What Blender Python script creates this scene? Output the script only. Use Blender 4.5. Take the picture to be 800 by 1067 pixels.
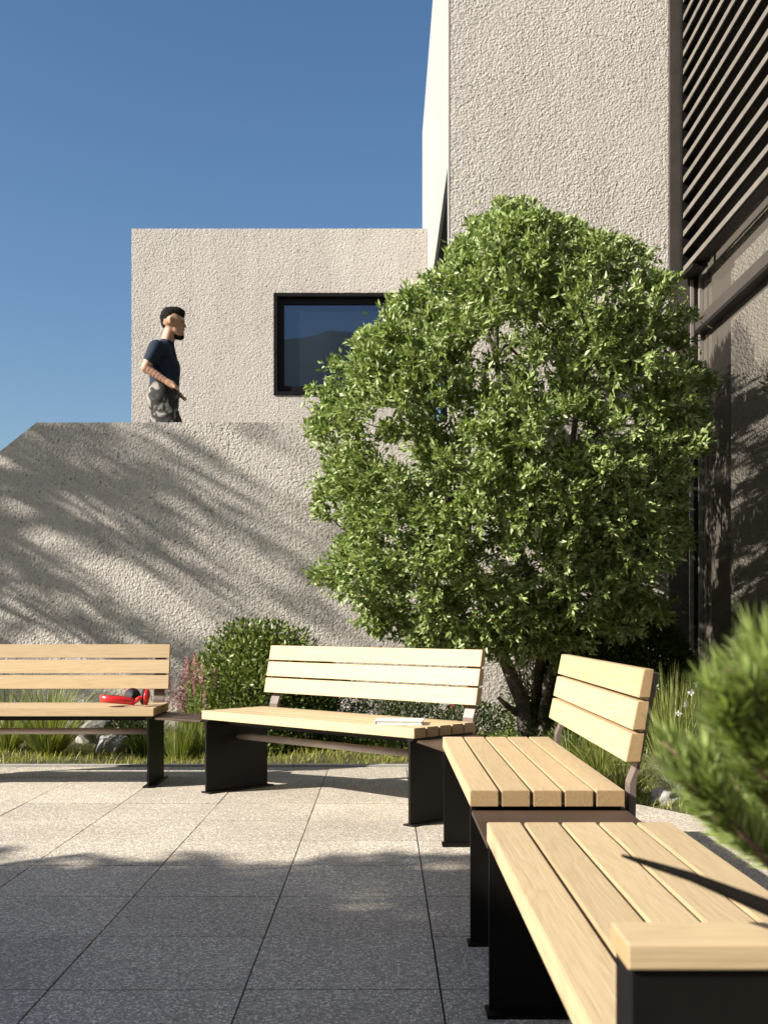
import bpy, bmesh, math, random
import numpy as np
from mathutils import Vector, Matrix
R = math.radians
random.seed(7); rng = np.random.default_rng(7)
sc = bpy.context.scene
for o in list(bpy.data.objects): bpy.data.objects.remove(o)
C = sc.collection

# ------------------------------------------------------------------ camera, sky, sun, exposure
CAMH = 0.94; FPX = 1200.0
cam = bpy.data.cameras.new('camera'); co = bpy.data.objects.new('camera', cam); C.objects.link(co)
co.location = (0, 0, CAMH); co.rotation_euler = (R(90), 0, 0)
cam.sensor_fit = 'HORIZONTAL'; cam.sensor_width = 24; cam.lens = 36
cam.shift_y = 0.143; cam.clip_start = .02; cam.clip_end = 4000
cam.dof.use_dof = True; cam.dof.focus_distance = 4.6; cam.dof.aperture_fstop = 7.0
sc.camera = co
SUN = Vector((-1.6, -0.6, 1.0)).normalized()
elev = math.asin(SUN.z); azim = math.atan2(SUN.x, SUN.y)
w = bpy.data.worlds.new('World'); sc.world = w; w.use_nodes = True
nt = w.node_tree; nt.nodes.clear()
sky = nt.nodes.new('ShaderNodeTexSky'); sky.sky_type = 'NISHITA'; sky.sun_disc = False
sky.sun_elevation = elev; sky.sun_rotation = azim % (2*math.pi)
sky.air_density = 1.0; sky.dust_density = 2.0; sky.ozone_density = 2.2; sky.altitude = 200
bg = nt.nodes.new('ShaderNodeBackground'); bg.inputs[1].default_value = 0.062
wo = nt.nodes.new('ShaderNodeOutputWorld')
hs = nt.nodes.new('ShaderNodeHueSaturation'); hs.inputs['Saturation'].default_value = 1.18
nt.links.new(sky.outputs[0], hs.inputs['Color']); nt.links.new(hs.outputs[0], bg.inputs[0]); nt.links.new(bg.outputs[0], wo.inputs[0])
sl = bpy.data.lights.new('sun', 'SUN'); sl.energy = 5.0; sl.angle = R(.6); sl.color = (1, .945, .86)
so = bpy.data.objects.new('sun', sl); C.objects.link(so); so.location = (-20, -8, 20)
so.rotation_euler = SUN.to_track_quat('Z', 'Y').to_euler()
sc.view_settings.view_transform = 'Standard'; sc.view_settings.look = 'None'
sc.view_settings.exposure = 1.16; sc.view_settings.gamma = 1
sc.view_settings.use_curve_mapping = False
sc.render.engine = 'CYCLES'; sc.cycles.max_bounces = 8; sc.cycles.caustics_reflective = False
sc.cycles.caustics_refractive = False; sc.cycles.use_denoising = True

# ------------------------------------------------------------------ helpers
def at(px, py, y):            # a photo pixel at depth y -> a point of the place
    return Vector(((px-400)/FPX*y, y, CAMH+(648-py)/FPX*y))
def tag(o, label=None, cat=None, group=None, kind=None):
    if label: o['label'] = label
    if cat: o['category'] = cat
    if group: o['group'] = group
    if kind: o['kind'] = kind
    return o
def empty(name, loc=(0, 0, 0), rz=0, **k):
    o = bpy.data.objects.new(name, None); C.objects.link(o); o.location = loc
    o.rotation_euler = (0, 0, rz); o.empty_display_size = .1
    return tag(o, **k)
def link(name, me, mat, parent=None, smooth=False, loc=None):
    o = bpy.data.objects.new(name, me); C.objects.link(o)
    if mat: me.materials.append(mat)
    if parent: o.parent = parent
    if loc is not None: o.location = loc
    if smooth: me.shade_smooth()
    return o
def from_bm(name, bm, mat, parent=None, smooth=False, bevel=0):
    if bevel:
        bmesh.ops.bevel(bm, geom=[e for e in bm.edges], offset=bevel, segments=2, affect='EDGES', profile=.6)
    bmesh.ops.recalc_face_normals(bm, faces=bm.faces)
    me = bpy.data.meshes.new(name); bm.to_mesh(me); bm.free()
    return link(name, me, mat, parent, smooth)
def box(bm, x0, x1, y0, y1, z0, z1):
    v = [bm.verts.new((x, y, z)) for z in (z0, z1) for y in (y0, y1) for x in (x0, x1)]
    for f in ((0,2,3,1),(4,5,7,6),(0,1,5,4),(2,6,7,3),(0,4,6,2),(1,3,7,5)): bm.faces.new([v[i] for i in f])
def prism(bm, pts, axis, a, b):
    """extrude a 2-D outline along axis from a to b"""
    def P(p, t):
        return {'x': (t, p[0], p[1]), 'y': (p[0], t, p[1]), 'z': (p[0], p[1], t)}[axis]
    A = [bm.verts.new(P(p, a)) for p in pts]; B = [bm.verts.new(P(p, b)) for p in pts]
    bm.faces.new(A); bm.faces.new(B[::-1])
    for i in range(len(pts)):
        j = (i+1) % len(pts); bm.faces.new((A[i], B[i], B[j], A[j]))
def arr_mesh(name, V, F, mat, parent=None, smooth=False):
    V = np.asarray(V, float); F = np.asarray(F, int)
    me = bpy.data.meshes.new(name); n = F.shape[1]
    me.vertices.add(len(V)); me.vertices.foreach_set('co', V.ravel())
    me.loops.add(F.size); me.loops.foreach_set('vertex_index', F.ravel())
    me.polygons.add(len(F)); me.polygons.foreach_set('loop_start', np.arange(0, F.size, n))
    me.polygons.foreach_set('loop_total', np.full(len(F), n)); me.update(calc_edges=True)
    return link(name, me, mat, parent, smooth)
class Tubes:
    def __init__(s): s.V = []; s.F = []; s.n = 0
    def add(s, pts, rad, k=8, wob=0):
        pts = [Vector(p) for p in pts]; m = len(pts)
        if not hasattr(rad, '__len__'): rad = [rad]*m
        up = Vector((.3, .2, 1)).normalized(); base = s.n
        for i, p in enumerate(pts):
            d = (pts[min(i+1, m-1)]-pts[max(i-1, 0)]).normalized()
            if abs(d.dot(up)) > .95: up = Vector((1, .1, 0)).normalized()
            a = d.cross(up).normalized(); b = d.cross(a)
            for q in range(k):
                t = 2*math.pi*q/k; r = rad[i]*(1+wob*math.sin(3*t+i*.7)+wob*random.uniform(-.6, .6))
                s.V.append(tuple(p+(a*math.cos(t)+b*math.sin(t))*r))
        for i in range(m-1):
            for q in range(k):
                q2 = (q+1) % k
                s.F.append((base+i*k+q, base+i*k+q2, base+(i+1)*k+q2, base+(i+1)*k+q))
        for e, i in ((1, 0), (-1, m-1)):     # caps (fans of thin quads)
            c = len(s.V); s.V.append(tuple(pts[i]))
            for q in range(0, k, 2):
                f = (base+i*k+q, c, base+i*k+(q+2) % k, base+i*k+(q+1) % k)
                s.F.append(f if e > 0 else f[::-1])
        s.n = len(s.V)
    def build(s, name, mat, parent=None, smooth=True):
        return arr_mesh(name, s.V, s.F, mat, parent, smooth)
def norm(a): return a/np.maximum(np.linalg.norm(a, axis=-1, keepdims=True), 1e-9)
def leaf_mesh(name, P, D, L, W, mat, parent=None, fold=.25, bend=.0):
    """pointed leaves: base points P, directions D (n,3), length L, width W"""
    n = len(P); D = norm(D); rnd = norm(rng.normal(size=(n, 3)))
    S = norm(np.cross(D, rnd)); N = np.cross(S, D)
    L = np.broadcast_to(L, n)[:, None]; W = np.broadcast_to(W, n)[:, None]
    b = P; mid = P+D*L*.45+N*W*fold*0
    l = mid+S*W*.5+N*W*fold; r = mid-S*W*.5+N*W*fold; t = P+D*L-N*L*bend
    V = np.stack([b, l, t, r], 1).reshape(-1, 3); i = np.arange(n)*4
    F = np.concatenate([np.stack([i, i+1, i+2], 1), np.stack([i, i+2, i+3], 1)])
    return arr_mesh(name, V, F, mat, parent)
def blades(P, D, L, W, droop, seg=5, flat=None):
    """grass blades as arcs; returns V,F quads"""
    n = len(P); D = norm(D); z = np.array([0, 0, 1.])
    side = norm(np.cross(D, z)+1e-6); side = norm(side*1+rng.normal(size=(n, 3))*.35)
    L = np.broadcast_to(L, n); W = np.broadcast_to(W, n); droop = np.broadcast_to(droop, n)
    rows = []
    pos = P.copy(); d = D.copy()
    for s in range(seg+1):
        t = s/seg; wd = W*(1-t**1.6*.92)
        rows += [pos-side*wd[:, None]/2, pos+side*wd[:, None]/2]
        d = norm(d+np.stack([d[:, 0]*.15, d[:, 1]*.15, -np.ones(n)], 1)*(droop/seg*(.4+1.2*t))[:, None])
        pos = pos+d*(L/seg)[:, None]
    V = np.stack(rows, 1).reshape(-1, 3); k = 2*(seg+1); F = []
    i = np.arange(n)*k
    for s in range(seg):
        a = i+2*s; F.append(np.stack([a, a+1, a+3, a+2], 1))
    return V, np.concatenate(F)

# ------------------------------------------------------------------ materials
class M_:
    def __init__(s, name, rough=.6, spec=.5):
        s.m = bpy.data.materials.new(name); s.m.use_nodes = True; s.nt = s.m.node_tree
        s.b = s.nt.nodes['Principled BSDF']; s.b.inputs['Roughness'].default_value = rough
        s.b.inputs['Specular IOR Level'].default_value = spec
        s.out = s.nt.nodes['Material Output']
    def n(s, t, **kw):
        x = s.nt.nodes.new('ShaderNode'+t)
        for k, v in kw.items():
            if k.startswith('_'): setattr(x, k[1:], v)
            else: x.inputs[k.replace('__', ' ')].default_value = v
        return x
    def l(s, a, b): s.nt.links.new(a, b)
    def coord(s, scale=(1, 1, 1), kind='Object', rot=(0, 0, 0)):
        t = s.n('TexCoord'); mp = s.n('Mapping'); mp.inputs['Scale'].default_value = scale
        mp.inputs['Rotation'].default_value = rot
        s.l(t.outputs[kind], mp.inputs['Vector']); return mp.outputs[0]
    def ramp(s, fac, stops):
        r = s.n('ValToRGB'); e = r.color_ramp.elements
        e[0].position, e[0].color = stops[0][0], (*stops[0][1], 1)
        e[1].position, e[1].color = stops[-1][0], (*stops[-1][1], 1)
        for p, c in stops[1:-1]:
            q = e.new(p); q.color = (*c, 1)
        s.l(fac, r.inputs[0]); return r.outputs[0]
    def math(s, op, a, b=None):
        m = s.n('Math', _operation=op)
        for i, v in enumerate((a, b)):
            if v is None: continue
            if isinstance(v, (int, float)): m.inputs[i].default_value = v
            else: s.l(v, m.inputs[i])
        return m.outputs[0]
    def mix(s, fac, a, b, blend='MIX'):
        m = s.n('Mix', _data_type='RGBA', _blend_type=blend)
        for k, v in ((0, fac), (6, a), (7, b)):
            if isinstance(v, (int, float)): m.inputs[k].default_value = v
            elif isinstance(v, tuple): m.inputs[k].default_value = (*v, 1)
            else: s.l(v, m.inputs[k])
        return m.outputs[2]
    def noise(s, vec, scale, detail=4, rough=.55, dist=0):
        n = s.n('TexNoise', Scale=scale, Detail=detail, Roughness=rough, Distortion=dist)
        s.l(vec, n.inputs['Vector']); return n.outputs[0]
    def bump(s, h, dist, strength=1.0, prev=None):
        b = s.n('Bump', Distance=dist, Strength=strength); s.l(h, b.inputs['Height'])
        if prev is not None: s.l(prev, b.inputs['Normal'])
        s.l(b.outputs[0], s.b.inputs['Normal']); return b.outputs[0]
    def base(s, c):
        if isinstance(c, tuple): s.b.inputs['Base Color'].default_value = (*c, 1)
        else: s.l(c, s.b.inputs['Base Color'])

def stucco(name, col, amp=.010, sc_=1.0):
    m = M_(name, .9, .15); v = m.coord()
    n2 = m.noise(v, 30*sc_, 3, .6)
    n3 = m.noise(v, 66*sc_, 3, .6)
    vo = m.n('TexVoronoi', _feature='F1', Scale=58*sc_); m.l(v, vo.inputs['Vector'])
    v2 = m.n('TexVoronoi', _feature='F1', Scale=20*sc_); m.l(v, v2.inputs['Vector'])
    sp = m.n('SeparateColor'); m.l(v2.outputs['Color'], sp.inputs[0])
    pitm = m.math('MULTIPLY', m.math('LESS_THAN', v2.outputs['Distance'], m.math('ADD', .06, m.math('MULTIPLY', n3, .26))), m.math('GREATER_THAN', sp.outputs[0], .62))
    h = m.math('ADD', m.math('MULTIPLY', n2, .9), m.math('MULTIPLY', n3, .8)); h = m.math('SUBTRACT', h, m.math('MULTIPLY', vo.outputs['Distance'], .42))
    h = m.math('SUBTRACT', h, m.math('MULTIPLY', pitm, .12))
    lf = m.ramp(m.noise(v, 1.7, 4, .6), [(.3, (.55, .55, .55)), (.7, (1.25, 1.25, 1.25))])
    h = m.math('MULTIPLY', h, lf)
    m.bump(h, amp, 1)
    pit = m.mix(pitm, m.ramp(n3, [(.30, (.66, .64, .62)), (.46, (1, 1, 1)), (.7, (1.06, 1.06, 1.06))]), (.50, .48, .46))  # grain and pits darkened in colour, standing in for shade in the relief
    big = m.ramp(m.noise(v, .7, 5, .6), [(.3, (.93, .92, .91)), (.7, (1.03, 1.03, 1.03))])
    vs = m.coord((5, 5, .35)); run = m.ramp(m.noise(vs, 1, 4, .6), [(.35, (.94, .93, .92)), (.6, (1.01, 1.01, 1.01))])
    c = m.mix(1, m.mix(1, m.mix(1, col, pit, 'MULTIPLY'), big, 'MULTIPLY'), run, 'MULTIPLY'); m.base(c)
    return m.m
MAT = {}
MAT['stucco'] = stucco('stucco', (.50, .465, .42), .0115)
MAT['stucco_far'] = stucco('stucco_far', (.50, .465, .42), .0125)
MAT['stucco_white'] = stucco('white_render', (.34, .33, .315), .0012, 3)

def metal(name, col, rough=.45, spec=.4, speck=0):
    m = M_(name, rough, spec); v = m.coord()
    n = m.noise(v, 6, 5, .65); f = m.noise(v, 220, 2)
    m.base(m.mix(1, col, m.ramp(n, [(.3, (.78, .78, .78)), (.7, (1.15, 1.12, 1.1))]), 'MULTIPLY'))
    m.l(m.math('ADD', m.math('MULTIPLY', n, .25), rough-.12), m.b.inputs['Roughness'])
    m.bump(f, .0004, .5); return m.m
MAT['black'] = metal('black_powder_coat', (.0070, .0055, .0046), .5, .16)
MAT['bronze'] = metal('bronze_cladding', (.052, .044, .037), .5, .35)
MAT['darkframe'] = metal('dark_frame', (.007, .0062, .0056), .45, .18)
MAT['slat'] = metal('taupe_louver_metal', (.155, .138, .12), .5, .35)
MAT['alu'] = metal('pale_aluminium', (.20, .18, .16), .45, .4)
MAT['steel'] = metal('brushed_tube', (.42, .36, .335), .35, .6)
MAT['brownplate'] = metal('brown_plate', (.055, .034, .023), .5, .3)

def wood(name, axis=0):
    m = M_(name, .48, .35)
    t = m.n('TexCoord'); g = m.n('NewGeometry')
    off = m.n('VectorMath', _operation='MULTIPLY_ADD'); cmb = m.n('CombineXYZ')
    m.l(g.outputs['Random Per Island'], cmb.inputs[0]); m.l(g.outputs['Random Per Island'], cmb.inputs[1]); m.l(g.outputs['Random Per Island'], cmb.inputs[2])
    m.l(cmb.outputs[0], off.inputs[0]); off.inputs[1].default_value = (13.7, 3.1, 7.7); m.l(t.outputs['Object'], off.inputs[2])
    mp = m.n('Mapping'); s = [9., 9., 9.]; s[axis] = .75; mp.inputs['Scale'].default_value = s
    m.l(off.outputs[0], mp.inputs['Vector'])
    n1 = m.noise(mp.outputs[0], 1.3, 3, .5, .4)
    rings = m.math('FRACT', m.math('MULTIPLY', n1, 13.0))
    rings = m.math('POWER', m.math('ABSOLUTE', m.math('SUBTRACT', rings, .5)), .6)
    mp2 = m.n('Mapping'); s2 = [260., 260., 260.]; s2[axis] = 5; mp2.inputs['Scale'].default_value = s2
    m.l(off.outputs[0], mp2.inputs['Vector']); fib = m.noise(mp2.outputs[0], 1, 3, .6)
    c = m.ramp(rings, [(.1, (.455, .345, .203)), (.62, (.50, .385, .235)), (.8, (.475, .362, .216))])
    c = m.mix(1, c, m.ramp(fib, [(.3, (.88, .86, .83)), (.65, (1.04, 1.04, 1.04))]), 'MULTIPLY')
    isl = m.ramp(g.outputs['Random Per Island'], [(0, (.92, .90, .87)), (1, (1.06, 1.05, 1.03))])
    sx = m.n('SeparateXYZ'); m.l(t.outputs['Normal'], sx.inputs[0]); endg_shade = m.math('GREATER_THAN', m.math('ABSOLUTE', sx.outputs[axis]), .8)
    c = m.mix(endg_shade, c, m.mix(1, c, (.78, .70, .60), 'MULTIPLY'))  # end grain tone, deepened to put the shade of the ends into colour
    m.base(m.mix(1, c, isl, 'MULTIPLY'))
    m.bump(m.math('ADD', m.math('MULTIPLY', rings, .6), fib), .0006, .7)
    return m.m
MAT['wood'] = wood('pale_oak_slats', 0); MAT['wood_y'] = wood('pale_oak_cap', 1)

def terrazzo():
    m = M_('exposed_aggregate_paving', .62, .35); v = m.coord(kind='Object'); g = m.n('NewGeometry')
    a = m.n('TexVoronoi', Scale=120.0); m.l(v, a.inputs['Vector'])
    b = m.n('TexVoronoi', Scale=270.0); m.l(v, b.inputs['Vector'])
    def val(vo, lo, hi):
        sp = m.n('SeparateColor'); m.l(vo.outputs['Color'], sp.inputs[0])
        return m.math('MULTIPLY', m.math('GREATER_THAN', sp.outputs[0], lo), m.math('LESS_THAN', vo.outputs['Distance'], hi)), sp.outputs[1]
    ma, ta = val(a, .45, .50); mb, tb = val(b, .40, .52)
    base = m.ramp(m.noise(v, 60, 4, .7), [(.35, (.24, .215, .185)), (.65, (.47, .43, .375))])
    ca = m.ramp(ta, [(0, (.40, .365, .32)), (.5, (.80, .75, .67)), (1, (.92, .87, .79))])
    cb = m.ramp(tb, [(0, (.14, .125, .11)), (.45, (.58, .53, .465)), (1, (.88, .82, .74))])
    c = m.mix(mb, base, cb); c = m.mix(ma, c, ca)
    isl = m.ramp(g.outputs['Random Per Island'], [(0, (.90, .895, .89)), (1, (1.08, 1.075, 1.07))])
    st = m.ramp(m.noise(v, 1.6, 6, .65), [(.32, (.86, .85, .84)), (.6, (1.04, 1.04, 1.04))])
    m.base(m.mix(1, m.mix(1, m.mix(1, c, (1.0, .97, .90), 'MULTIPLY'), isl, 'MULTIPLY'), st, 'MULTIPLY'))
    h = m.math('ADD', m.math('MULTIPLY', ma, .6), m.math('ADD', m.math('MULTIPLY', mb, .4), m.noise(v, 300, 2)))
    m.bump(h, .0012, .8); return m.m
MAT['paving'] = terrazzo()
def plain(name, stops, scale, rough=.8, bump=.0, bs=40, spec=.3):
    m = M_(name, rough, spec); v = m.coord()
    m.base(m.ramp(m.noise(v, scale, 6, .65), stops))
    if bump: m.bump(m.noise(v, bs, 5, .65), bump, 1)
    return m.m
MAT['joint'] = plain('joint_sand', [(.3, (.020, .018, .016)), (.7, (.045, .04, .036))], 20)
MAT['kerb'] = plain('concrete_kerb', [(.3, (.26, .245, .225)), (.7, (.36, .34, .315))], 12, .85, .002, 90)
MAT['soil'] = plain('bed_soil', [(.3, (.025, .020, .013)), (.6, (.075, .075, .03)), (.8, (.11, .095, .05))], 9, .95, .02, 30)
MAT['earth'] = plain('ground_grass', [(.3, (.05, .07, .025)), (.7, (.10, .12, .045))], 2, .95, .02, 10)
MAT['hill'] = plain('wooded_hill', [(.3, (.045, .065, .07)), (.7, (.055, .08, .085))], .02, .95)
MAT['rock'] = plain('pale_rock', [(.3, (.20, .185, .17)), (.7, (.42, .40, .37))], 9, .9, .02, 22)
MAT['bark'] = plain('bark', [(.3, (.045, .034, .026)), (.55, (.13, .105, .085)), (.75, (.22, .19, .16))], 22, .9, .012, 50)
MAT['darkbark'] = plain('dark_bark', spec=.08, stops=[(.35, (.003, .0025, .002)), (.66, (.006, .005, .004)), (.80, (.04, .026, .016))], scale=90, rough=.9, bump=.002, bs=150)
MAT['twig'] = plain('pine_twig', [(.3, (.10, .06, .04)), (.7, (.20, .13, .085))], 60, .8)
MAT['red'] = plain('red_plastic', [(.3, (.55, .012, .015)), (.7, (.62, .02, .02))], 5, .28, spec=.6)
MAT['cushion'] = plain('black_cushion', [(.3, (.015, .015, .015)), (.7, (.03, .03, .03))], 30, .7)
MAT['paper'] = plain('white_paper', [(.3, (.74, .73, .71)), (.7, (.80, .79, .77))], 5, .6)
MAT['page'] = plain('page_block', [(.3, (.45, .44, .42)), (.7, (.6, .59, .56))], 60, .8)

def leafmat(name, stops, trans=.35, rough=.45, tcol=None, spec=.3):
    m = M_(name, rough, spec); g = m.n('NewGeometry')
    c = m.ramp(g.outputs['Random Per Island'], stops); m.base(c)
    tr = m.n('BsdfTranslucent'); mx = m.n('MixShader'); mx.inputs[0].default_value = trans
    tc = m.mix(1, c, tcol or (1.5, 1.6, .7), 'MULTIPLY'); m.l(tc, tr.inputs[0])
    m.l(m.b.outputs[0], mx.inputs[1]); m.l(tr.outputs[0], mx.inputs[2]); m.l(mx.outputs[0], m.out.inputs[0])
    return m.m
MAT['leaf'] = leafmat('tree_leaf', [(0, (.13, .17, .045)), (.5, (.225, .295, .09)), (.85, (.35, .42, .18)), (1, (.50, .52, .31))], .26, .36, (1.25, 1.35, .75))
MAT['bushleaf'] = leafmat('bush_leaf', [(0, (.06, .09, .018)), (.5, (.115, .155, .035)), (1, (.24, .27, .085))], .22, .32)
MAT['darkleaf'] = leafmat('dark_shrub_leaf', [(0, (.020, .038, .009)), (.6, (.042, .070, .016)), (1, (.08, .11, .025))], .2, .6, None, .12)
MAT['grass'] = leafmat('lawn_blade', [(0, (.16, .19, .03)), (.5, (.30, .31, .06)), (1, (.42, .38, .12))], .35)
MAT['ograss'] = leafmat('ornamental_grass', [(0, (.08, .11, .022)), (.6, (.19, .225, .05)), (1, (.36, .34, .13))], .3)
MAT['silver'] = leafmat('silver_grass', [(0, (.18, .21, .12)), (.6, (.34, .36, .24)), (1, (.5, .5, .38))], .3, tcol=(1.1, 1.15, .9))
MAT['pink'] = leafmat('pink_plume', [(0, (.30, .14, .15)), (1, (.50, .30, .29))], .3, tcol=(1.2, 1, 1))
MAT['white'] = leafmat('white_petal', [(0, (.65, .65, .62)), (1, (.8, .8, .76))], .3, tcol=(1, 1, 1))
MAT['redfl'] = leafmat('red_petal', [(0, (.35, .03, .02)), (1, (.5, .06, .03))], .2, tcol=(1, 1, 1))
MAT['pine'] = leafmat('pine_needle', [(0, (.15, .20, .05)), (.5, (.30, .38, .11)), (1, (.52, .58, .24))], .3, .4, (1.2, 1.35, .7))
MAT['shade'] = leafmat('conifer_foliage', [(0, (.03, .06, .015)), (1, (.07, .11, .03))], .05)

def glass(name, ior, tint=(.9, .93, 1), dark=(.012, .012, .013)):
    m = M_(name); m.nt.nodes.remove(m.b)
    d = m.n('BsdfDiffuse'); d.inputs[0].default_value = (*dark, 1)
    gl = m.n('BsdfGlossy'); gl.inputs[0].default_value = (*tint, 1); gl.inputs['Roughness'].default_value = .012
    fr = m.n('Fresnel'); fr.inputs[0].default_value = ior
    mx = m.n('MixShader'); m.l(fr.outputs[0], mx.inputs[0]); m.l(d.outputs[0], mx.inputs[1]); m.l(gl.outputs[0], mx.inputs[2])
    m.l(mx.outputs[0], m.out.inputs[0]); return m.m
MAT['glass'] = glass('facade_glass', 5.0, (.95, .93, .88), (.115, .10, .084))  # pale diffuse base painted in for a softer, lighter reflection
MAT['glass2'] = glass('window_glass', 2.6, (.62, .72, .88), (.010, .013, .018))

# ------------------------------------------------------------------ setting
bm = bmesh.new()
S = 1500
gv = [bm.verts.new(p) for p in ((-S, -S, -.06), (S, -S, -.06), (S, S, -.06), (-S, S, -.06))]; bm.faces.new(gv)
tag(from_bm('ground', bm, MAT['earth']), kind='structure')

# hills behind the viewer (mirrored in the window)
V = []; F = []; nx = 120
for j, (yy, hs) in enumerate(((-430, 0), (-510, .55), (-600, 1), (-720, .7), (-900, 0))):
    for i in range(nx):
        x = -700+1400*i/(nx-1)
        h = 158.5+5*math.exp(-((x+26)/15)**2)-.00002*(x+20)**2*20/20-abs(x+26)*.03+.5*math.sin(x*.21)
        V.append((x, yy, -3+hs*(h+(4*math.sin(x*.05+j) if 0 < hs < 1 else 0))))
for j in range(4):
    for i in range(nx-1):
        a = j*nx+i; F.append((a, a+1, a+1+nx, a+nx))
tag(arr_mesh('hills', V, F, MAT['hill'], smooth=True), kind='structure')

# paving: real slabs with open joints, cut along the planting bed
edge = [(-9, 7.44), (.44, 7.44), (1.62, 5.36), (2.56, 5.36)]
bm = bmesh.new(); g = .0027
for i in range(-18, 6):
    for j in range(-14, 9):
        x0 = .1436+.5*i; y0 = 2.94+.5*j
        if y0 < -3.6: continue
        dz = random.uniform(-.0012, .0012)
        x1, y1 = min(x0+.5, 2.56), y0+.5
        if x1-x0 < .1: continue
        t = bmesh.new(); box(t, x0+g, x1-g, y0+g, y1-g, -.04, dz)
        for (a, b) in ((edge[1], edge[2]),):
            d = Vector((b[0]-a[0], b[1]-a[1], 0)); nrm = Vector((-d.y, d.x, 0)).normalized()
            if nrm.y < 0: nrm = -nrm
            if x0 > .4 and y0 >= 5.3:
                r = bmesh.ops.bisect_plane(t, geom=t.verts[:]+t.edges[:]+t.faces[:], plane_co=(a[0], a[1], 0), plane_no=nrm, clear_outer=True)
                if t.faces:
                    bmesh.ops.holes_fill(t, edges=[e for e in t.edges if e.is_boundary])
        if x0 > 1.6 and y0 > 5.2: t.free(); continue
        if t.faces:
            me = bpy.data.meshes.new('tmp'); t.to_mesh(me); bm.from_mesh(me); bpy.data.meshes.remove(me)
        t.free()
tag(from_bm('paving', bm, MAT['paving']), kind='structure')
bm = bmesh.new()
prism(bm, [(-9, -4), (2.56, -4), (2.56, 5.36), (1.62, 5.36), (.44, 7.44), (-9, 7.44)], 'z', -.05, -.022)
tag(from_bm('paving_base', bm, MAT['joint']), kind='structure')
bm = bmesh.new()      # kerb strip between paving and bed
def strip(a, b, w0, z0, z1):
    a, b = Vector((*a, 0)), Vector((*b, 0)); d = (b-a).normalized(); n = Vector((-d.y, d.x, 0))
    L = (b-a).length; k = max(1, round(L/1.0))
    for i in range(k):
        p = a+d*(L*i/k+.003); q = a+d*(L*(i+1)/k-.003)
        prism(bm, [tuple((p+n*.004)[:2]), tuple((q+n*.004)[:2]), tuple((q+n*w0)[:2]), tuple((p+n*w0)[:2])], 'z', z0, z1)
strip((-9, 7.44), (.46, 7.44), .07, -.05, .012)
tag(from_bm('kerb', bm, MAT['kerb']), kind='structure')

def bedh(x, y): return .0+.05*min(1, max(0, (y-7.5)/1.2))+.012*math.sin(x*3.1+y*2)+.008*math.sin(x*7.7-y*5)
def inbed(x, y):
    if y > 7.52: return x < 2.5
    if x > 1.66 and y > 5.46: return x < 2.5
    if x > .44 and y > 5.4: return (y-7.44)*(1.18)+(x-.44)*2.08 > .03
    return False
bm = bmesh.new(); nxg, nyg = 90, 34
grid = {}
for i in range(nxg):
    for j in range(nyg):
        x = -9+11.55*i/(nxg-1); y = 5.3+4.1*j/(nyg-1)
        grid[i, j] = bm.verts.new((x, y, bedh(x, y)-.006 if inbed(x, y) else -.052))
for i in range(nxg-1):
    for j in range(nyg-1):
        vs = [grid[i, j], grid[i+1, j], grid[i+1, j+1], grid[i, j+1]]
        if any(v.co.z > -.05 for v in vs): bm.faces.new(vs)
tag(from_bm('planting_bed', bm, MAT['soil'], smooth=True), kind='structure')

# ------------------------------------------------------------------ buildings
WY = 9.4
# lower wall with sloped left end
wt = 2.568
bm = bmesh.new()
prism(bm, [(-7.5, -.1), (.535, -.1), (.535, wt), (-2.835, wt), (-5.9, wt-3.065*.79), (-7.5, .15)], 'y', WY, WY+.22)
low = from_bm('parapet_wall', bm, MAT['stucco'])
tag(low, 'rough stucco boundary wall with sloped left end, striped by tree shadows behind the benches', 'wall')
bm = bmesh.new(); prism(bm, [(-2.9, 0), (.53, 0), (.53, 1.80), (-2.9, 1.80)], 'y', WY+.222, 14.29)
for k in range(9): box(bm, -2.9-.3*(k+1), -2.9-.3*k-.001, WY+.222, 11.2, 0, 1.80-.19*(k+1))
tag(from_bm('terrace', bm, MAT['kerb']), kind='structure')

# upper block
ub = empty('upper_block', (-1.3, 14.3, 0), label='rough stucco block with flat roof and dark framed window, rising behind the walking man', cat='building')
def P0(o, parent): o.matrix_parent_inverse = Matrix.Translation(-Vector(parent.location)); return o
UY = 14.3; X0 = (137-400)/FPX*UY; top = CAMH+(648-238)/FPX*UY
wx0, wx1 = (285-400)/FPX*UY, (436-400)/FPX*UY; wz0, wz1 = CAMH+(648-412)/FPX*UY, CAMH+(648-305)/FPX*UY
bm = bmesh.new()
d = 5
box(bm, X0, wx0, UY, UY+d, 0, top); box(bm, wx1, .533, UY, UY+d, 0, top)
box(bm, wx0, wx1, UY, UY+d, 0, wz0); box(bm, wx0, wx1, UY, UY+d, wz1, top)
P0(from_bm('wall', bm, MAT['stucco_far'], ub), ub)
bm = bmesh.new(); box(bm, X0+.25, .50, UY+.25, UY+d, top+.001, top+.02)
P0(from_bm('roof_edge', bm, MAT['kerb'], ub), ub)
def frame(bm, a, b, c, d_, y0, y1, t):
    box(bm, a, a+t, y0, y1, c, d_); box(bm, b-t, b, y0, y1, c, d_)
    box(bm, a+t, b-t, y0, y1, c, c+t); box(bm, a+t, b-t, y0, y1, d_-t, d_)
bm = bmesh.new(); frame(bm, wx0+.002, wx1-.002, wz0+.002, wz1-.002, UY-.015, UY+.10, .045)
frame(bm, wx0+.05, wx1-.05, wz0+.05, wz1-.05, UY+.05, UY+.11, .075)
win = P0(from_bm('window', bm, MAT['darkframe'], ub), ub)
bm = bmesh.new(); box(bm, wx0+.1, wx1-.1, UY+.085, UY+.095, wz0+.1, wz1-.1)
o = from_bm('pane', bm, MAT['glass2'], win)

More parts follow.
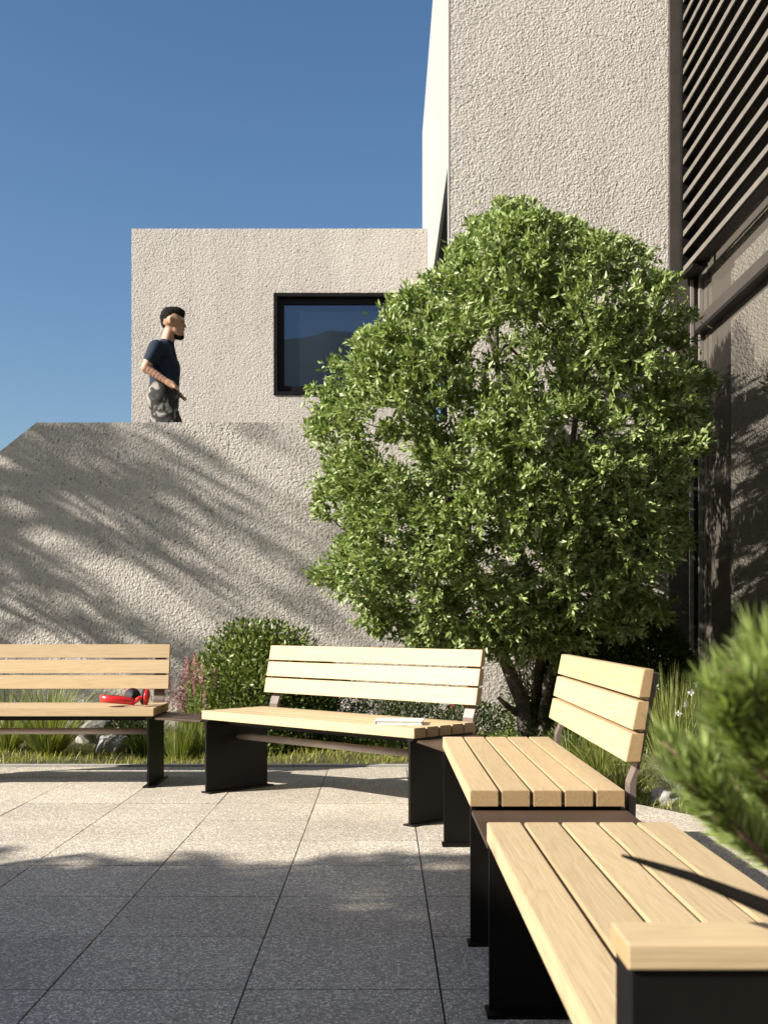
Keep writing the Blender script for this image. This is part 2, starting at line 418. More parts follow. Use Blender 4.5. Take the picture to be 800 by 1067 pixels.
# tower
tw = empty('tower', (1.4, WY, 0), label='tall pale stucco tower behind the green tree, white smooth left side', cat='building')
TX0, TX1, TH, TD = .537, 2.32, 7.78, 16.1
bm = bmesh.new(); box(bm, TX0+.0, TX1, WY, WY+.10, -.1, TH)
P0(from_bm('front_wall', bm, MAT['stucco'], tw), tw)
bm = bmesh.new(); oh = 4.78
box(bm, TX0-.012, TX0-.001, WY-.002, WY+.112, -.1, TH+.02)
P0(from_bm('corner_trim', bm, MAT['stucco_white'], tw), tw)
bm = bmesh.new(); box(bm, TX0, TX1+2, WY+.112, TD, oh, TH); 
P0(from_bm('side_wall', bm, MAT['stucco_white'], tw), tw)
bm = bmesh.new(); box(bm, TX0+.25, TX1, WY+.115, TD-.02, 0, oh-.002)
box(bm, TX0+.02, TX0+.24, WY+.115, TD-.02, oh-.06, oh-.003)
P0(from_bm('recess', bm, MAT['darkframe'], tw), tw)
bm = bmesh.new(); box(bm, TX0+.03, TX0+.075, 9.98, 10.06, 1.8, 4.15); box(bm, TX0+.03, TX0+.06, 10.07, 12.9, 4.07, 4.13)
P0(from_bm('recess_frame', bm, MAT['alu'], tw), tw)

# glazed right facade
GX = 2.57; YN = 3.0
fc = empty('glazed_facade', (GX, 7, 0), label='glazed facade wall on the right with bronze column and slanting transom rail', cat='glass wall')
bm = bmesh.new(); box(bm, GX, GX+.02, YN, 9.36, .0, 7.7)
P0(from_bm('glass_pane', bm, MAT['glass'], fc), fc)
bm = bmesh.new(); box(bm, TX1+.002, GX-.09, WY-.045, WY+.1, -.05, 7.7)
P0(from_bm('column', bm, MAT['bronze'], fc), fc)
bm = bmesh.new(); tz = CAMH+(648-336)/FPX*9.2
box(bm, GX-.07, GX-.001, YN, 9.26, tz-.055, tz+.035)
P0(from_bm('transom', bm, MAT['bronze'], fc), fc)
bm = bmesh.new(); box(bm, GX-.075, GX-.002, YN, 9.25, tz-.085, tz-.056)
P0(from_bm('transom_gasket', bm, MAT['darkframe'], fc), fc)
bm = bmesh.new(); box(bm, GX-.085, GX-.06, WY-.07, WY-.03, 0, 7.7)
P0(from_bm('mullion', bm, MAT['alu'], fc), fc)
bm = bmesh.new(); box(bm, GX-.03, GX-.002, WY-.13, WY-.085, 0, 7.7)
P0(from_bm('mullion', bm, MAT['alu'], fc), fc)
bm = bmesh.new(); box(bm, GX-.058, GX-.032, WY-.08, WY+.02, 0, 7.7); box(bm, GX-.03, GX+.2, WY-.08, WY+.1, 0, 7.7)
P0(from_bm('mullion_core', bm, MAT['darkframe'], fc), fc)
bm = bmesh.new(); box(bm, GX+.03, GX+3, YN, 9.3, -.05, 7.75)
P0(from_bm('interior', bm, MAT['darkframe'], fc), fc)
bm = bmesh.new(); box(bm, GX-.05, GX+.02, YN, 9.3, -.05, .06)
P0(from_bm('sill', bm, MAT['bronze'], fc), fc)
# louver screen
lv = empty('louver_screen', (2.41, 7, 3.7), label='taupe horizontal louver screen hanging in front of the upper glass wall', cat='louver screen')
LX = 2.405; zb = 3.76; pit = .145
bm = bmesh.new()
for k in range(28):
    z = zb+pit*k
    prism(bm, [(LX, z-.008), (LX+.012, z-.008), (LX+.016, z+.036), (LX+.004, z+.038)], 'y', 4.6, 9.27)
P0(from_bm('slats', bm, MAT['slat'], lv), lv)
bm = bmesh.new()
for k in range(28):
    z = zb+pit*k; prism(bm, [(LX+.0165, z-.012), (LX+.10, z-.012), (LX+.10, z+.02), (LX+.0165, z+.03)], 'y', 4.6, 9.268)
P0(from_bm('slat_backs', bm, MAT['darkframe'], lv), lv)
bm = bmesh.new()
box(bm, LX-.006, LX+.13, 9.272, 9.33, zb-.045, 7.7)
for yy in (8.9, 7.4, 5.9): box(bm, LX+.088, LX+.115, yy, yy+.05, zb-.03, 7.7)
box(bm, LX+.0, LX+.12, 8.98, 9.27, zb-.045, zb-.018)
P0(from_bm('frame', bm, MAT['darkframe'], lv), lv)

# ------------------------------------------------------------------ benches
SH, ST, SD = .452, .047, .456       # seat height, slat thickness, depth
def bench(loc, rz, L, label, back=True, arm=False):
    t = empty('park_bench', loc, rz, label=label, cat='bench', group='timber slat benches linked in a chain')
    bm = bmesh.new(); pitch = SD/5; w_ = pitch-.0095
    xe = L-.10 if arm else L
    for i in range(5):
        b2 = bmesh.new(); y = i*pitch
        box(b2, 0, xe, y, y+w_, SH-ST, SH)
        bmesh.ops.bevel(b2, geom=b2.edges[:], offset=.0018, segments=2, affect='EDGES')
        me = bpy.data.meshes.new('t'); b2.to_mesh(me); b2.free(); bm.from_mesh(me); bpy.data.meshes.remove(me)
    from_bm('seat', bm, MAT['wood'], t)
    zt = SH-ST-.001
    bm = bmesh.new()          # under-seat frame
    for y in (.10, .385): box(bm, .06, xe-.06, y, y+.04, zt-.03, zt)
    for x in (.012, xe-.05): box(bm, x, x+.04, .004, SD-.02, zt-.012 if not arm else zt-.012, zt)
    from_bm('seat_frame', bm, MAT['black'], t)
    def leg(x, inward):
        bm = bmesh.new()
        box(bm, x-.006, x+.006, .002, SD-.012, .010, zt-.013)
        box(bm, x-.03, x+.05 if inward > 0 else x+.03, -.006, SD, .0, .009)
        return from_bm('leg', bm, MAT['black'], t, bevel=.0012)
    leg(.032, 1)
    if not arm: leg(L-.032, -1)
    tb = Tubes(); tb.add([(.036, .23, .30), (xe-.036, .23, .30)], .0185, 16)
    tb.build('stretcher', MAT['steel'], t)
    if back:
        bm = bmesh.new(); z0, z1 = .534, .802
        hs = (z1-z0-.022)/3
        f = lambda z: .449+(z-z0)/(z1-z0)*.054
        bk = lambda z: .491+(z-z0)/(z1-z0)*.040
        for i in range(3):
            a = z0+i*(hs+.011); b = a+hs; b2 = bmesh.new()
            prism(b2, [(f(a), a), (bk(a), a), (bk(b), b), (f(b), b)], 'x', 0, L)
            bmesh.ops.bevel(b2, geom=b2.edges[:], offset=.0018, segments=2, affect='EDGES')
            me = bpy.data.meshes.new('t'); b2.to_mesh(me); b2.free(); bm.from_mesh(me); bpy.data.meshes.remove(me)
        from_bm('backrest', bm, MAT['wood'], t)
        for x in (.03, L-.095):
            bm = bmesh.new()
            prism(bm, [(.462, .33), (.484, .33), (.484, .47), (.497, .52), (bk(.79)+.024, .79), (bk(.79)+.003, .79), (bk(.53)+.002, .53), (.467, .47)], 'x', x, x+.065)
            box(bm, x, x+.065, .435, .4615, .33, .39)
            from_bm('support', bm, MAT['alu_brown'], t, bevel=.001)
    if arm:
        bm = bmesh.new(); box(bm, L-.092, L-.006, .010, SD, .010, .574); box(bm, L-.10, L, .0, SD+.01, 0, .009)
        box(bm, L-.105, L-.093, .012, SD-.01, .35, SH-ST-.014)
        from_bm('leg', bm, MAT['black'], t, bevel=.0012)
        bm = bmesh.new(); box(bm, L-.093, L+.0, .004, SD+.02, .576, .603)
        from_bm('armrest', bm, MAT['wood_y'], t, bevel=.0025)
    return t
MAT['alu_brown'] = metal('post_metal', (.15, .115, .098), .4, .5)
BL = 1.556
a2 = math.atan2(-1.063, 1.139)
bench((-1.3-BL, 6.5, 0), 0, BL, 'timber slat bench at left with red headphones lying on its seat')
bench((-1.0, 6.32, 0), a2, BL, 'turned timber slat bench with a white book, in front of the round bush')
bench((.249, 4.88, 0), R(-90), BL, 'timber slat bench with backrest seen end on, left of the silver grass and pine')
bench((.25, 2.80, 0), R(-90), 1.60, 'nearest timber slat bench without backrest, ending in a black box armrest', back=False, arm=True)
def plate(pts, label):
    bm = bmesh.new(); prism(bm, pts, 'z', .385, .396)
    o = from_bm('linking_plate', bm, MAT['brownplate'], bevel=.001)
    tag(o, label, 'metal plate', 'dark plates linking the benches')
plate([(-1.31, 6.52), (-1.01, 6.34), (-.72, 6.64), (-1.31, 6.94)], 'dark metal plate bridging the headphones bench and the turned bench')
plate([(.15, 5.28), (.26, 4.875), (.70, 4.875), (.43, 5.56)], 'dark metal plate bridging the turned bench and the end-on bench')
plate([(.252, 2.81), (.70, 2.81), (.70, 3.315), (.252, 3.315)], 'brown metal plate between the nearest bench and the end-on bench behind it')

# headphones on bench 1
hp = empty('headphones', (-1.485, 6.64, SH+.001), R(30), label='red over-ear headphones lying on the left bench seat', cat='headphones')
V = []; F = []; n = 25
for i in range(n):
    t = math.pi*(.5+i/(n-1)); x = .0+.165*math.cos(t)*1.0+.02; y = .085*math.sin(t)
    z = .004+.012*math.sin(math.pi*i/(n-1))
    ox, oy = math.cos(t)*.006, math.sin(t)*.006
    for (a, h) in ((-1, 0), (1, 0), (1, .042), (-1, .042)): V.append((x+ox*a, y+oy*a, z+h+.006*(1-math.cos(t))))
for i in range(n-1):
    for q in range(4): F.append((4*i+q, 4*i+(q+1) % 4, 4*i+4+(q+1) % 4, 4*i+4+q))
F += [(0, 3, 2, 1), (4*n-4, 4*n-3, 4*n-2, 4*n-1)]
arr_mesh('headband', V, F, MAT['red'], hp)
for sgn in (-1, 1):
    tb = Tubes(); cx, cy = (.105, -.070) if sgn < 0 else (.055, .060)
    tb.add([(.02, sgn*.085, .03), (.05, sgn*.088, .05), (cx, sgn*.086, .055)], [.011, .012, .012], 8); tb.build('arm', MAT['red'], hp)
    d_ = Vector((-.87, .5, .12) if sgn < 0 else (-.35, -.9, .1)).normalized(); c0 = Vector((cx, cy, .052))
    tb = Tubes(); tb.add([c0-d_*.006, c0, c0+d_*.012, c0+d_*.016], [.034, .047, .049, .046], 20); ec = tb.build('ear_cup', MAT['red'], hp)
    tb = Tubes(); tb.add([c0+d_*.0165, c0+d_*.022, c0+d_*.034, c0+d_*.037, c0+d_*.030], [.045, .047, .044, .036, .026], 20); tb.build('cushion', MAT['cushion'], ec)

# book on bench 2
bk_ = empty('book', (.075, 5.50, SH+.0005), a2+R(38), label='white book lying on the seat of the turned bench', cat='book')
bm = bmesh.new(); box(bm, -.112, .112, -.08, .08, 0, .0025); box(bm, -.112, .112, -.08, .08, .0175, .020); box(bm, -.112, -.1095, -.08, .08, .0026, .0174)
from_bm('cover', bm, MAT['paper'], bk_)
bm = bmesh.new(); box(bm, -.109, .108, -.077, .077, .0027, .0173); from_bm('pages', bm, MAT['page'], bk_)

# ------------------------------------------------------------------ foliage
def outline_x(y, tab):
    for (y0, x0), (y1, x1) in zip(tab, tab[1:]):
        if y0 <= y <= y1: return x0+(x1-x0)*(y-y0)/(y1-y0)
    return None
def twigs_and_leaves(cl, crad, ntw, nlf, ctr, tw_len, L, W, spread=.9, updir=.35):
    """cl clump centres (m,3); returns leaf bases and directions and twig segments"""
    m = len(cl); out = norm(cl-ctr)
    tw0 = np.repeat(cl, ntw, 0)+rng.normal(size=(m*ntw, 3))*np.repeat(crad, ntw)[:, None]*.42
    td = norm(np.repeat(out, ntw, 0)*.8+rng.normal(size=(m*ntw, 3))*.65+np.array([0, 0, updir]))
    k = len(tw0); tl = tw_len*rng.uniform(.6, 1.2, k)
    s = np.tile(np.linspace(.15, 1, nlf), k)
    B = np.repeat(tw0, nlf, 0)+np.repeat(td*tl[:, None], nlf, 0)*s[:, None]
    D = norm(np.repeat(td, nlf, 0)*(.45+.6*s[:, None])+rng.normal(size=(k*nlf, 3))*spread*.6)
    n = len(B)
    return B, D, L*rng.uniform(.65, 1.2, n), W*rng.uniform(.75, 1.2, n), tw0, td*tl[:, None]

# main tree
ty = 8.15
tree = empty('leafy_tree', at(556, 770, 8.4), label='bushy light green multi-stem tree with dense crown in front of the tower', cat='tree')
tree.location.z = .03
Ltab = [(220, 520), (236, 494), (262, 488), (285, 462), (312, 412), (335, 400), (350, 384), (385, 358), (402, 334), (430, 336), (455, 322), (478, 344), (500, 340), (520, 334), (545, 354), (570, 350), (590, 350), (605, 336), (632, 384), (660, 404), (684, 470)]
Rtab = [(220, 540), (230, 585), (240, 600), (248, 642), (262, 658), (275, 664), (292, 686), (318, 700), (332, 714), (360, 718), (380, 712), (410, 730), (430, 722), (462, 732), (482, 712), (500, 716), (540, 700), (570, 708), (600, 684), (650, 676), (684, 600)]
cl = []; tries = 0
def lumpf(p): return math.sin(p.x*4.6+1.3)*math.sin(p.z*5.0+.5)+.7*math.sin(p.y*5.3+p.x*2.2)*math.cos(p.z*3.7+1)+.4*math.sin(p.x*9+p.z*7.5)
while len(cl) < 740 and tries < 120000:
    tries += 1
    py = random.uniform(236, 672); xl, xr = outline_x(py, Ltab), outline_x(py, Rtab)
    px = random.uniform(xl+10, xr-10); u = (px-(xl+xr)/2)/((xr-xl)/2); v = (py-440)/235
    dep = 1.10*math.sqrt(max(.02, 1-min(1, .9*u*u))*max(.03, 1-min(1, v*v*.95)))*(1-.35*max(0, u))
    s = random.choice((-1, -1, -1, 1))*random.random()**.35 if random.random() < .8 else random.uniform(-1, 1)
    y = ty-.40*max(0, u)+dep*s
    p = at(px, py, ty); p = Vector((p.x, y, p.z))
    if y > 9.15: continue
    if lumpf(p) < -.45 and random.random() < .80: continue
    qx, qy = p.x/p.y*FPX+400, 648-(p.z-CAMH)/p.y*FPX
    if qy < 232 or not (np.interp(qy, [a for a, b in Ltab], [b for a, b in Ltab])+8 < qx < np.interp(qy, [a for a, b in Rtab], [b for a, b in Rtab])-8): continue
    if any((p-q).length < .10 for q in cl[-320:]): continue
    cl.append(p)
nfull = len(cl)
for k in range(64):          # stray shoots that break the outline
    qy = random.uniform(232, 668); L_side = random.random() < .5
    tab = Ltab if L_side else Rtab
    qx = np.interp(qy, [a for a, b in tab], [b for a, b in tab])+(-1 if L_side else 1)*random.uniform(-4, 10)
    if k < 16: qx = random.uniform(480, 680); qy = np.interp(qx, [480, 520, 560, 600, 640, 680], [248, 222, 226, 240, 242, 282])+random.uniform(-8, 6)
    cl.append(at(qx, qy, ty+random.uniform(-.3, .1)))
ctr = np.array([at(540, 500, ty).x, ty, at(540, 500, ty).z])
CL = np.array([tuple(p) for p in cl])
B, D, LL, WW, T0, TD = twigs_and_leaves(CL, np.where(np.arange(len(CL)) < nfull, rng.uniform(.05, .125, len(CL)), .03), 16, 10, ctr, .125, .054, .023)
# trim leaves that would leave the crown's shape: clamp to outlines
px = B[:, 0]/B[:, 1]*FPX+400; py = 648-(B[:, 2]-CAMH)/B[:, 1]*FPX
xl = np.interp(py, [a for a, b in Ltab], [b for a, b in Ltab])+7*np.sin(py*.21)+5*np.sin(py*.083+1); xr = np.interp(py, [a for a, b in Rtab], [b for a, b in Rtab])+7*np.sin(py*.19+2)+5*np.sin(py*.07)
keep = (px > xl-11+7*np.sin(py*.11+2)+rng.normal(size=len(px))*7) & (px < xr+14+7*np.sin(py*.13)+rng.normal(size=len(px))*7) & (B[:, 1] < 9.33) & (py > 208)
B, D, LL, WW = B[keep], D[keep], LL[keep], WW[keep]
def setp(o, p): o.matrix_parent_inverse = Matrix.Translation(-Vector(p.location)); return o
setp(leaf_mesh('crown', B, D, LL, WW, MAT['leaf'], tree, .22, .08), tree)
tb = Tubes()
def path(pts, r0, r1, k=10, wob=.06, n=14, jit=.012):
    pts = [Vector(p) for p in pts]; out = []
    for i in range(n):
        t = i/(n-1)*(len(pts)-1); a = min(int(t), len(pts)-2); f = t-a
        p0, p1, p2, p3 = pts[max(a-1, 0)], pts[a], pts[a+1], pts[min(a+2, len(pts)-1)]
        q = .5*((2*p1)+(p2-p0)*f+(2*p0-5*p1+4*p2-p3)*f*f+(3*p1-p0-3*p2+p3)*f**3)
        if 0 < i < n-1: q += Vector((random.uniform(-jit, jit), random.uniform(-jit, jit), 0))
        out.append(q)
    tb.add(out, [r0+(r1-r0)*i/(n-1) for i in range(n)], k, wob); return out
Y = 8.35
A1 = path([at(549, 782, Y), at(545, 740, Y), at(527, 690, Y), at(508, 640, Y), at(480, 560, 8.2), at(455, 470, 8.1)], .060, .022)
B1 = path([at(567, 782, Y), at(569, 735, Y), at(577, 690, Y), at(580, 640, Y), at(590, 560, 8.2), at(600, 430, 8.1)], .052, .020)
C1 = path([at(557, 780, Y+.1), at(562, 700, Y+.1), at(556, 620, Y), at(530, 520, 8.1), at(520, 400, 8.1), at(515, 300, 8.1)], .042, .015)
D1 = path([at(543, 745, Y), at(530, 738, Y-.05), at(519, 727, Y-.1)], .030, .014, n=5)
trunk = setp(tb.build('trunk', MAT['bark'], tree), tree)
tb = Tubes(); spine = A1[5:]+B1[5:]+C1[4:]
for (tx, ty_, td) in ((420, 400, 8.0), (440, 560, 7.6), (400, 590, 8.1), (640, 330, 8.2), (680, 450, 8.3), (650, 560, 7.8), (560, 300, 8.3), (470, 320, 8.2), (610, 500, 7.4), (520, 500, 7.2), (540, 380, 8.8), (450, 480, 8.8), (630, 440, 8.9)):
    e = at(tx, ty_, td); q0 = min([q for q in spine if q.z < e.z-.1] or spine, key=lambda q: (q-e).length)
    prev = q0; pts_ = [q0]
    for i in range(1, 7):
        pts_.append(q0.lerp(e, i/6)+Vector((random.uniform(-.03, .03), random.uniform(-.03, .03), .12*math.sin(math.pi*i/6))))
    tb.add(pts_, [.018-.0018*i for i in range(7)], 7, .05); spine += pts_[2:]
nodes = list(spine)
for p in sorted(cl, key=lambda p: min((q-p).length for q in spine)):
    s_ = min(nodes, key=lambda q: (q-p).length+max(0, q.z-p.z)*1.5)
    L_ = (p-s_).length; mid = (s_+p)/2+Vector((random.uniform(-.15, .15)*L_, random.uniform(-.15, .15)*L_, .05*L_))
    tb.add([s_, (s_+mid)/2, mid, (mid+p)/2, p], [.004+.008*L_, .004+.005*L_, .005, .004, .0025], 5)
    nodes += [mid, p]
setp(tb.build('branches', MAT['bark'], tree), tree)

# bushes
def bush(c, rx, ry, rz, n, L, W, mat, label, group=None, name='bush', nod=.12, cat='bush', seed=0, up=.3):
    t = empty(name, (c[0], c[1], bedh(c[0], c[1])), label=label, cat=cat, group=group)
    u = norm(rng.normal(size=(n, 3))); u[:, 2] = np.abs(u[:, 2])*1.0-.12
    rad = rng.random(n)**.22
    ph = u @ rng.normal(size=(3, 4))*3.2+rng.uniform(0, 6, 4)
    r = rad*(1+nod*np.sin(ph).sum(1)/2)
    P = u*r[:, None]*np.array([rx, ry, rz])
    P[:, 2] = np.maximum(P[:, 2], .0)
    D = norm(u*1.0+rng.normal(size=(n, 3))*.7+np.array([0, 0, up]))
    leaf_mesh('foliage', P, D, L*rng.uniform(.6, 1.2, n), W*rng.uniform(.7, 1.2, n), mat, t, .2, .05)
    tb = Tubes()
    for k in range(14):
        a = random.uniform(0, 6.28); q = random.uniform(.3, .8)
        e = Vector((math.cos(a)*rx*q, math.sin(a)*ry*q, rz*random.uniform(.5, .85)))
        tb.add([(0, 0, -.02), e*.4+Vector((0, 0, .05)), e], [.011, .007, .003], 5)
    tb.build('stems', MAT['bark'], t); return t
bx = lambda px, y: (px-400)/FPX*y
bush((bx(273, 8.45), 8.45), .60, .50, 1.02, 17000, .046, .021, MAT['bushleaf'], 'round glossy green bush behind the turned bench, against the shadowed wall', nod=.10)
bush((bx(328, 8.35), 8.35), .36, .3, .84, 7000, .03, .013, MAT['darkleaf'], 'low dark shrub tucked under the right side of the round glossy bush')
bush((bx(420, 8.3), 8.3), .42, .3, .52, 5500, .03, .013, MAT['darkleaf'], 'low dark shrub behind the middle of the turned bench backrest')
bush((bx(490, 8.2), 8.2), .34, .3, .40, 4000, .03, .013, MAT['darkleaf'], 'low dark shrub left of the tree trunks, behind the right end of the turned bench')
bush((bx(553, 8.95), 8.95), .22, .2, .72, 3500, .035, .011, MAT['bushleaf'], 'slim fresh green shrub standing between the tree trunks by the wall')
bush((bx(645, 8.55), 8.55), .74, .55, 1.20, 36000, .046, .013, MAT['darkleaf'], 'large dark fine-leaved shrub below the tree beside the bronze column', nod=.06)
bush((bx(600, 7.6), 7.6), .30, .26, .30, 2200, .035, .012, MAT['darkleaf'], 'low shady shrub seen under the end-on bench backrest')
bush((bx(530, 7.75), 7.75), .26, .2, .22, 1600, .03, .013, MAT['bushleaf'], 'small low green plant at the foot of the left tree trunk')
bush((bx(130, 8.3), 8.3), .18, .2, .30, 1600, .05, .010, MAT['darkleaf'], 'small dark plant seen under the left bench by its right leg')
# red flowers in the low shrubs
for i, (px_, py_) in enumerate(((471, 735), (318, 757), (452, 752))):
    fl = empty('flower', at(px_, py_, 7.93), label=('tiny red flower in the dark shrub behind the right end of the turned bench', 'tiny red flower low under the turned bench seat at its left', 'tiny red flower just above the book on the turned bench')[i], cat='flower', group='tiny red flowers')
    n = 14; u = norm(rng.normal(size=(n, 3))+np.array([0, -.6, .3]))
    leaf_mesh('petals', u*.004, u, .018, .014, MAT['redfl'], fl, .3)
    tb = Tubes(); tb.add([(0, 0, 0), (0, .03, -.08), (0, .05, -.2)], .0015, 4); tb.build('stem', MAT['bark'], fl)

# grass clumps
def clump(px_, y, n, L, W, droop, mat, label, lean=.45, r=.05, name='grass_clump', group='ornamental grass clumps', cat='grass plant'):
    x = bx(px_, y); z = bedh(x, y)
    t = empty(name, (x, y, z), label=label, cat=cat, group=group)
    a = rng.uniform(0, 6.283, n); q = np.sqrt(rng.random(n))
    P = np.stack([np.cos(a)*r*q, np.sin(a)*r*q, np.zeros(n)], 1)
    D = np.stack([np.cos(a)*lean*q*1.4, np.sin(a)*lean*q*1.4, np.ones(n)], 1)+rng.normal(size=(n, 3))*.08
    V, F = blades(P, D, L*rng.uniform(.6, 1.15, n), W, droop*rng.uniform(.5, 1.3, n), 6)
    arr_mesh('blades', V, F, mat, t); return t
clump(52, 7.95, 460, .64, .0065, .75, MAT['ograss'], 'tall spiky grass clump seen under the left bench', .55, .07)
clump(8, 8.1, 240, .56, .006, .8, MAT['ograss'], 'grass clump at the far left edge behind the left bench', .55, .07)
clump(150, 8.0, 160, .34, .009, .9, MAT['darkleaf'], 'dark leafy grass clump just left of the right leg of the left bench', .6, .05)
clump(705, 6.35, 260, .42, .0045, 1.7, MAT['silver'], 'silvery arching grass clump right of the end-on bench', .7, .04)
clump(735, 6.7, 240, .40, .0045, 1.6, MAT['silver'], 'silvery arching grass clump behind the pine branches', .7, .04)
clump(700, 7.3, 330, .60, .006, .35, MAT['ograss'], 'upright yellow-green grass clump right of the end-on bench backrest', .22, .10)
clump(735, 7.5, 260, .58, .006, .4, MAT['ograss'], 'upright grass clump behind the arching silvery grasses', .25, .10)
clump(625, 6.9, 300, .40, .006, 1.1, MAT['ograss'], 'drooping green grass clump seen under the end-on bench backrest', .6, .06)
clump(594, 7.3, 220, .36, .006, 1.0, MAT['ograss'], 'dark grass clump next to the rock under the end-on bench backrest', .6, .06)
clump(650, 6.35, 240, .22, .005, .9, MAT['ograss'], 'short grass clump at the foot of the end-on bench post', .6, .07)
def plume(px_, y, n, h, label):
    t = clump(px_, y, 170, h*.55, .004, .4, MAT['ograss'], label, .25, .06, 'pink_grass', 'pink flowering grasses between the left bench and the turned bench', 'flowering grass')
    tb = Tubes(); B_ = []; D_ = []
    for i in range(n):
        a = random.uniform(0, 6.28); q = random.uniform(0, .16); hh = h*random.uniform(.65, 1.05)
        e = Vector((math.cos(a)*q, math.sin(a)*q, hh)); tb.add([(e.x*.3, e.y*.3, 0), (e.x*.6, e.y*.6, hh*.5), e], .0014, 4)
        for k in range(46):
            s = random.uniform(0, .15); an = random.uniform(0, 6.28)
            B_.append((e.x, e.y, e.z-s+.02)); D_.append((math.cos(an)*.9, math.sin(an)*.9, .7))
    tb.build('stalks', MAT['ograss'], t)
    leaf_mesh('plumes', np.array(B_), np.array(D_), .026, .008, MAT['pink'], t)
plume(186, 7.85, 12, .58, 'pink flowering grass just right of the left bench end')
plume(203, 7.95, 13, .66, 'pink flowering grass touching the left edge of the round bush')
def daisy(px_, py_, y, label):
    p = at(px_, py_, y); t = empty('white_flower', (p.x, p.y, bedh(p.x, p.y)), label=label, cat='flower', group='small white flowers among the grasses')
    h = p.z-bedh(p.x, p.y); tb = Tubes(); tb.add([(0, 0, 0), (.01, 0, h*.5), (0, 0, h)], .0018, 5); tb.build('stem', MAT['ograss'], t)
    n = 16; u = norm(rng.normal(size=(n, 3))+np.array([0, 0, .2])); leaf_mesh('petals', u*.004+np.array([0, 0, h]), u, .020, .011, MAT['white'], t)
for (a, b, c_, l) in ((727, 713, 7.1, 'white flower highest among the grasses left of the pine'), (720, 722, 7.1, 'white flower just below the highest one'),
                      (714, 735, 6.9, 'white flower in the middle of the flowering grasses'), (707, 744, 6.8, 'white flower lowest on the left among the grasses'),
                      (684, 716, 7.3, 'white flower nearest to the end-on bench backrest'), (742, 722, 7.0, 'white flower closest to the pine branches')):
    daisy(a, b, c_, l)

# lawn strip: short blades
n = 34000
xs = rng.uniform(-4.2, 2.5, n); ys = 5.45+(rng.random(n)**1.0)*3.6
ok = np.array([inbed(x, y) and (y < 8.3 or random.random() < .4) for x, y in zip(xs, ys)])
xs, ys = xs[ok], ys[ok]; n = len(xs)
zs = np.array([bedh(x, y) for x, y in zip(xs, ys)])-.008
Dd = np.stack([rng.normal(size=n)*.45, rng.normal(size=n)*.45, np.ones(n)], 1)
V, F = blades(np.stack([xs, ys, zs], 1), Dd, rng.uniform(.025, .085, n), .0045, rng.uniform(.2, 1.0, n), 3)
tag(arr_mesh('grass', V, F, MAT['grass']), 'short yellow-green grass covering the planting bed behind the paving', 'grass', kind='stuff')

def rock(px_, py_, y, s, label, sq=.6):
    p = at(px_, py_, y); bm = bmesh.new(); bmesh.ops.create_icosphere(bm, subdivisions=4, radius=1)
    o1, o2 = random.uniform(0, 9), random.uniform(0, 9)
    for v in bm.verts:
        c = v.co; k = 1+.22*math.sin(c.x*3+o1)*math.sin(c.y*2.7+o2)+.10*math.sin(c.z*7+c.x*5+o1)+.04*math.sin(c.y*15+c.x*13)
        v.co = Vector((c.x*k*s, c.y*k*s*.8, c.z*k*s*sq))
    o = from_bm('rock', bm, MAT['rock'], smooth=True); o.location = (p.x, p.y, bedh(p.x, p.y)+s*sq*.35)
    o.rotation_euler = (0, random.uniform(-.3, .3), random.uniform(0, 3)); tag(o, label, 'rock', 'rocks in the planting bed')
rock(118, 785, 8.1, .11, 'upright pale rock seen under the left bench near its right leg', 1.1)
rock(98, 778, 8.7, .16, 'pale rock by the wall seen under the left bench stretcher', .8)
rock(598, 770, 7.9, .12, 'pale rock under the end-on bench backrest near the tree trunks', .7)
rock(694, 835, 6.0, .07, 'small grey rock at the paving edge right of the end-on bench', .8)
rock(716, 826, 6.3, .06, 'small grey rock partly behind the pine branches', .8)
rock(10, 785, 8.6, .15, 'pale rock at the far left behind the left bench leg', .8)

# ------------------------------------------------------------------ foreground pine
pn = empty('young_pine', (.56, .95, 0), label='young pine with light green needles at the right edge beside the nearest bench', cat='tree')
tb = Tubes(); base = Vector((.56, .95, 0))
tb.add([base, Vector((.555, .955, .35)), Vector((.55, .96, .7)), Vector((.548, .965, .86)), Vector((.545, .97, .92))], [.022, .019, .015, .010, .004], 10, .05)
setp(tb.build('trunk', MAT['twig'], pn), pn)
tip = at(648, 892, 1.30); m1 = at(720, 914, 1.22); m2 = at(800, 946, 1.14)
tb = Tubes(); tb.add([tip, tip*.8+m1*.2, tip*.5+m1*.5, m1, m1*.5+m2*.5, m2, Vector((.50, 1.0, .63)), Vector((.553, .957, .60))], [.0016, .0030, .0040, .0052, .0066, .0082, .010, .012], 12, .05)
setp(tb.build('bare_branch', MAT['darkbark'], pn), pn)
shoots = []   # (start px, end px, depth start, depth end)
def sh(x0, y0, x1, y1, d0, d1): shoots.append((at(x0, y0, d0), at(x1, y1, d1)))
